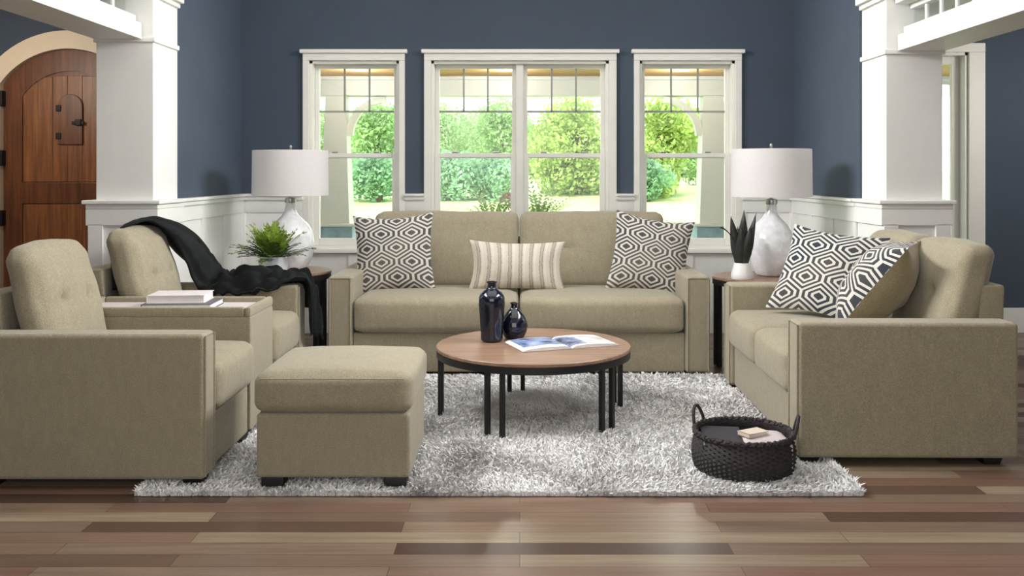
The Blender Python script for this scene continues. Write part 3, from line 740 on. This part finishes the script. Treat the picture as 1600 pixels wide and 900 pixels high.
link('soil', lathe([(0, .091), (.043, .091), (.03, .098), (0, .1)], 20), M['soil'], sn)
for (bx, by, tx, ty, tz, w) in ((-.015, 0, -.072, .0, .41, .030), (.0, .01, .022, .03, .45, .032), (.018, -.005, .088, -.02, .43, .025), (.02, .01, .085, .03, .28, .02), (-.01, -.015, -.01, -.03, .36, .03), (-.02, .005, -.02, .03, .34, .028), (.01, -.015, .045, -.03, .34, .025)):
    vs, fs = [], []
    pts = spline([(bx, by, .09), (bx + (tx - bx) * .35, by + (ty - by) * .3, .09 + (tz - .09) * .4), (tx, ty, tz)], 12)
    for k, p in enumerate(pts):
        t = k / 12; ww = 1.35 * w * (.62 + .9 * t if t < .42 else (1.0 * (1 - ((t - .42) / .58) ** 1.6))) 
        vs += [p + Vector((-ww, .006, 0)), p + Vector((0, -.004, 0)), p + Vector((ww, .006, 0)), p + Vector((0, .011, 0))]
    for k in range(12):
        for j in range(4): a = k * 4; fs.append((a + j, a + (j + 1) % 4, a + 4 + (j + 1) % 4, a + 4 + j))
    link('leaf', (vs, [], fs), M['snake'], sn)
bm = bmesh.new(); pts = spline([(-.01, 0, .1), (-.035, -.01, .21), (-.08, -.015, .29), (-.125, -.02, .33), (-.152, -.02, .335)], 14); tube(bm, pts, .003, 6, radii=[.005] * 6 + [.0045, .004, .004, .0045, .005, .006, .006, .004, .002]); link('stalk', bm, M['snake'], sn)
# plants on the porch behind the double window
def porch_plant(label, loc, n, L, flowers, seed):
    root = thing('porch_plant', label, 'plant', loc); rng = random.Random(seed)
    link('planter', lathe([(0, 0), (.16, 0), (.2, .76), (.22, .78), (.22, .82), (.19, .82), (.19, .79), (0, .79)], 28), M['stone'], root)
    vs, fs = [], []
    for k in range(n):
        a = rng.uniform(0, 2 * PI); el = rng.uniform(.75, 1.45); ll = L * rng.uniform(.6, 1.15)
        d = Vector((math.cos(a) * math.cos(el), math.sin(a) * math.cos(el), math.sin(el))); p = Vector((0, 0, .80)); side = Vector((-math.sin(a), math.cos(a), 0))
        for s in range(12):
            p = p + d * ll / 12; d = (d + Vector((0, 0, -.08))).normalized()
            for q in (-1, 1):
                tip = p + side * q * .05 + d * .03; i = len(vs); mid = p + (tip - p) * .5
                vs += [p, mid + d * .014, tip, mid - d * .014]; fs.append((i, i + 1, i + 2, i + 3))
    link('fronds', (vs, [], fs), M['leaf_b'], root, False)
    if flowers:
        link('blossom', leafmesh([(.14, 0, 1.12, .07), (.21, -.02, 1.05, .06)], 120, .02, rng), M['flower'], root, False)
porch_plant('arching leafy porch plant with pink blossoms left of the window mullion', ((768 - CX) * 8.5 / F, 8.5, -.08), 24, .52, True, 4)
porch_plant('round arching green porch plant right of the window mullion', ((842 - CX) * 8.5 / F, 8.5, -.08), 34, .48, False, 6)

# ------------------------------------------------------------------ pillows
gp = None
pillow('square pillow in a grey and white lattice weave at the sofa\'s left arm', (-.865, 6.39, .735), (-17, -3, 2), .56, .56, .17, M['lattice'], M['pillow_back'], gp, 1)
pillow('square pillow in a grey and white lattice weave at the sofa\'s right arm', (.90, 6.39, .725), (-17, 9, -4), .55, .56, .17, M['lattice'], M['pillow_back'], gp, 2)
pillow('oblong cream pillow with grey stripes in the middle of the sofa', (-.017, 6.34, .655), (-16, 1, 0), .66, .35, .15, M['stripes'], M['stripes'], None, 3)
pillow('square lattice pillow at the far end of the loveseat, its pattern facing out', (1.70, 5.14, .735), (-30, 6, -42), .56, .54, .16, M['lattice_blue'], M['pillow_back'], gp, 4)
pillow('square lattice pillow seen edge-on, its plain khaki back towards the near arm', (1.775, 4.60, .735), (-38, 0, -119), .52, .54, .30, M['lattice_blue'], M['pillow_back'], gp, 5)

# ------------------------------------------------------------------ throw blanket
rows = [[(-2.18, 4.97, .66), (-2.20, 5.15, .64), (-2.24, 5.5, .58)],
        [(-2.19, 4.97, .84), (-2.21, 5.15, .86), (-2.23, 5.5, .84)],
        [(-2.17, 5.00, .972), (-2.19, 5.2, .99), (-2.20, 5.55, .96)],
        [(-2.11, 5.08, 1.017), (-2.12, 5.28, 1.025), (-2.15, 5.6, .90)],
        [(-2.07, 5.19, 1.012), (-2.04, 5.38, 1.005), (-2.06, 5.62, .80)],
        [(-1.99, 5.31, .92), (-1.92, 5.45, .93), (-1.95, 5.64, .70)],
        [(-1.92, 5.36, .77), (-1.83, 5.47, .80), (-1.85, 5.65, .6)],
        [(-1.86, 5.38, .60), (-1.77, 5.49, .69), (-1.78, 5.66, .52)],
        [(-1.73, 5.38, .575), (-1.68, 5.49, .69), (-1.69, 5.655, .5)],
        [(-1.57, 5.38, .575), (-1.55, 5.49, .695), (-1.52, 5.655, .48)],
        [(-1.44, 5.40, .60), (-1.42, 5.50, .69), (-1.40, 5.655, .46)],
        [(-1.34, 5.44, .655), (-1.32, 5.53, .675), (-1.30, 5.65, .47)],
        [(-1.265, 5.47, .62), (-1.255, 5.55, .63), (-1.235, 5.65, .45)],
        [(-1.255, 5.475, .48), (-1.235, 5.56, .48), (-1.215, 5.65, .35)],
        [(-1.255, 5.49, .32), (-1.23, 5.565, .30), (-1.205, 5.65, .27)]]
NU, NV = 120, 30
cols_ = [spline([r[k] for r in rows], NU) for k in range(3)]
vs, fs = [], []
for i in range(NU + 1):
    prof = spline([cols_[k][i] for k in range(3)], NV)
    for j, p in enumerate(prof):
        t, s = j / NV, i / NU
        f = .013 * math.sin(t * 17 + 2.2 * math.sin(s * 9)) + .010 * math.sin(t * 31 - s * 20)
        g = .022 * mnoise.noise(Vector((s * 14, t * 2.2, 3))) + .014 * mnoise.noise(Vector((s * 30, t * 5, 8)))
        k_ = .4 + 1.0 * max(0, min(1, (s - .35) / .15))
        if .45 < s < .82: g += (.045 * mnoise.noise(Vector((s * 16 + t * 3, t * 1.5, 21))) + .02 * mnoise.noise(Vector((s * 38 - t * 9, t * 3, 4)))) * min(1, (s - .45) * 12, (.82 - s) * 12)
        vs.append(p + Vector((f * .5 + (.02 if s > .8 else 0), -abs(f) * .3, (abs(f) + abs(g)) * k_)))
for i in range(NU):
    for j in range(NV): a = i * (NV + 1) + j; fs.append((a, a + 1, a + NV + 2, a + NV + 1))
o = link('throw_blanket', (vs, [], fs), M['blanket']); tag(o, 'dark velvet throw draped over the far armchair\'s back and along its arm', 'blanket')
md = o.modifiers.new('thickness', 'SOLIDIFY'); md.thickness = .012; md.offset = 1

# ------------------------------------------------------------------ small things
def book(name, label, loc, rz, w, d, h, cover, group=None):
    root = thing(name, label, 'book', loc, rz, group)
    bm = bmesh.new(); c = .004
    box(bm, -w / 2, w / 2, -d / 2, d / 2, 0, c, .001); box(bm, -w / 2, w / 2, -d / 2, d / 2, h - c, h, .001); box(bm, -w / 2, -w / 2 + c, -d / 2, d / 2, 0, h, .001); link('cover', bm, cover, root)
    link('pages', B(-w / 2 + c, w / 2 - .005, -d / 2 + .005, d / 2 - .005, c, h - c), M['paper'], root)
    return root
zt = .64 - .028
book('book', 'thin dark grey book lying in the console tray under the white book', (-1.70, 4.69, zt), R(3), .34, .24, .03, M['book_grey'])
book('book', 'thick white book lying on the grey book in the console tray', (-1.715, 4.70, zt + .0305), R(5), .28, .20, .04, M['book_white'])
# open magazine on the coffee table
t = NT('magazine_print'); uv = t.new('ShaderNodeTexCoord').outputs['UV']; sp = t.new('ShaderNodeSeparateXYZ'); t.link(uv, sp.inputs[0])
def rect(u0, u1, v0, v1):
    a = t.math('MULTIPLY', t.math('GREATER_THAN', sp.outputs[0], u0), t.math('LESS_THAN', sp.outputs[0], u1))
    return t.math('MULTIPLY', a, t.math('MULTIPLY', t.math('GREATER_THAN', sp.outputs[1], v0), t.math('LESS_THAN', sp.outputs[1], v1)))
ph = t.ramp(t.noise(7, 4, .6, uv), [(.38, rgb(38, 42, 58)), (.47, rgb(104, 124, 168)), (.6, rgb(150, 170, 210)), (.75, rgb(206, 214, 228))])
ph2 = t.ramp(t.noise(5, 4, .6, uv), [(.35, rgb(30, 32, 42)), (.5, rgb(96, 112, 150)), (.65, rgb(210, 214, 224))])
ph3 = t.ramp(t.noise(6, 3, .6, uv), [(.35, rgb(170, 170, 178)), (.6, rgb(226, 222, 222))])
c_ = t.mix(rect(.05, .47, .22, .97), rgb(234, 230, 230), ph); c_ = t.mix(rect(.50, .69, .10, .97), c_, ph2); c_ = t.mix(rect(.74, .96, .3, .92), c_, ph3)
ln = t.math('GREATER_THAN', t.math('FRACT', t.math('MULTIPLY', sp.outputs[1], 42)), .6)
c_ = t.mix(t.math('MULTIPLY', t.math('MULTIPLY', ln, rect(.08, .44, .05, .17)), .5), c_, rgb(120, 120, 128))
t.base(c_); t.set(Roughness=.35); M['print'] = t.m
mg = thing('magazine', 'open magazine with blue photographs lying on the coffee table', 'magazine', (.222, 4.90, .3855), R(20))
W_, D_ = .54, .285; n = 30; uvs, vs, fs = [], [], []
for k in range(n + 1):
    u = k / n; q = abs(u - .5) * 2; z = .004 + .016 * (q ** .35) * (1 - q) ** .55 * 1.6
    for v in (0, 1): vs.append(((u - .5) * W_, (v - .5) * D_, z)); uvs.append((u, v))
for k in range(n): fs.append((2 * k, 2 * k + 2, 2 * k + 3, 2 * k + 1))
pg = link('open_spread', (vs, [], fs), M['print'], mg); ul = pg.data.uv_layers.new(name='UVMap')
for lp in pg.data.loops: ul.data[lp.index].uv = uvs[lp.vertex_index]
bm = bmesh.new()
for a in (0, 1):                                            # page blocks under the spread
    pts = [((k / 15 * .5 + a * .5 - .5) * W_ , (.0025 + .016 * (abs((k / 15 * .5 + a * .5) - .5) * 2) ** .35 * (1 - abs((k / 15 * .5 + a * .5) - .5) * 2) ** .55 * 1.6)) for k in range(16)]
    e = extrude_poly([(pts[0][0], .001)] + pts + [(pts[-1][0], .001)], -D_ / 2, D_ / 2)
    tmp = bpy.data.meshes.new('tmp'); e.to_mesh(tmp); e.free(); bm.from_mesh(tmp); bpy.data.meshes.remove(tmp)
link('page_block', bm, M['paper'], mg, False)
# bottles
def bottle(label, loc, prof, n=40):
    pts = spline([(a, b, 0) for a, b in prof], 70)
    o = link('vase', lathe([(0, 0)] + [(max(.001, p.x), p.y) for p in pts] + [(prof[-1][0] - .006, prof[-1][1]), (prof[-1][0] - .006, prof[-1][1] - .03), (0, prof[-1][1] - .03)], n), M['navy_glass'], loc=loc)
    return tag(o, label, 'vase')
bottle('tall dark navy glass bottle vase on the coffee table', (-.150, 4.985, .385), [(.048, 0), (.058, .012), (.060, .05), (.066, .14), (.071, .21), (.066, .245), (.046, .270), (.029, .283), (.023, .292), (.023, .312), (.029, .316), (.028, .322)])
bottle('short round dark navy vase with a narrow neck beside the tall bottle', (-.030, 5.07, .385), [(.042, 0), (.056, .012), (.070, .045), (.073, .075), (.062, .115), (.038, .148), (.022, .165), (.018, .175), (.018, .188), (.024, .192), (.023, .197)])
# wicker basket and what is in it
bk = thing('basket', 'round black wicker basket with two ring handles on the rug by the loveseat', 'basket', (.962, 3.99, .026))
bm = bmesh.new(); n, rz_ = 120, 17; rings = []
for j in range(rz_ + 1):
    z = .15 * j / rz_; r = .205 + .012 * math.sin(PI * min(1, j / rz_ * 1.1))
    rings.append([bm.verts.new(((r + .004 * (1 if ((k // 2 + j) % 2) else -1)) * math.cos(2 * PI * k / n), (r + .004 * (1 if ((k // 2 + j) % 2) else -1)) * math.sin(2 * PI * k / n), z)) for k in range(n)])
for j in range(rz_ - 0, -1, -1):
    z = .012 + .138 * j / rz_; r = .195 + .010 * math.sin(PI * min(1, j / rz_ * 1.1)); rings.append([bm.verts.new((r * math.cos(2 * PI * k / n), r * math.sin(2 * PI * k / n), z)) for k in range(n)])
for q, s in zip(rings, rings[1:]):
    for k in range(n): bm.faces.new((q[k], q[(k + 1) % n], s[(k + 1) % n], s[k]))
bm.faces.new(rings[-1]); bm.faces.new(rings[0]); link('woven_body', bm, M['basket'], bk)
bm = bmesh.new()
for q in (0, PI): tube(bm, [((.206 + .005 * math.cos(t * 40 + q)) * math.cos(2 * PI * t / 160), (.206 + .005 * math.cos(t * 40 + q)) * math.sin(2 * PI * t / 160), .152 + .006 * math.sin(t * .9 + q)) for t in range(161)], .008, 6)
link('braided_rim', bm, M['basket'], bk)
for ang in (142, -14):
    a = R(ang); bm = bmesh.new(); tx, ty = -math.sin(a), math.cos(a)
    pts = [(.207 * math.cos(a) + tx * .04 * math.cos(t) * 1.15 + math.cos(a) * .02 * math.sin(t), .207 * math.sin(a) + ty * .04 * math.cos(t) * 1.15 + math.sin(a) * .02 * math.sin(t), .145 + .085 * math.sin(t)) for t in [PI * k / 16 for k in range(17)]]
    tube(bm, pts, .0075, 8); link('handle', bm, M['basket'], bk)
bz = .026
o = link('folded_cloth', cushion(.22, .20, .125, .02, (0, .0, .008), 8, .003), M['pale_cloth'], loc=(1.035, 3.965, bz + .075)); tag(o, 'pale folded cloth in the right side of the wicker basket', 'cloth')
b1 = book('book', 'dark book lying in the left side of the wicker basket', (.868, 4.00, bz + .105), R(-8), .17, .24, .035, M['book_dark'])
o = link('folded_cloth', cushion(.14, .17, .09, .02, (0, 0, .004), 6, .002), M['book_dark'], loc=(.86, 4.0, bz + .058)); tag(o, 'dark folded cloth under the book inside the wicker basket', 'cloth')
b2 = book('book', 'small cream book leaning on the pale cloth in the wicker basket', (.995, 3.955, bz + .147), R(30), .11, .07, .018, M['cream'])
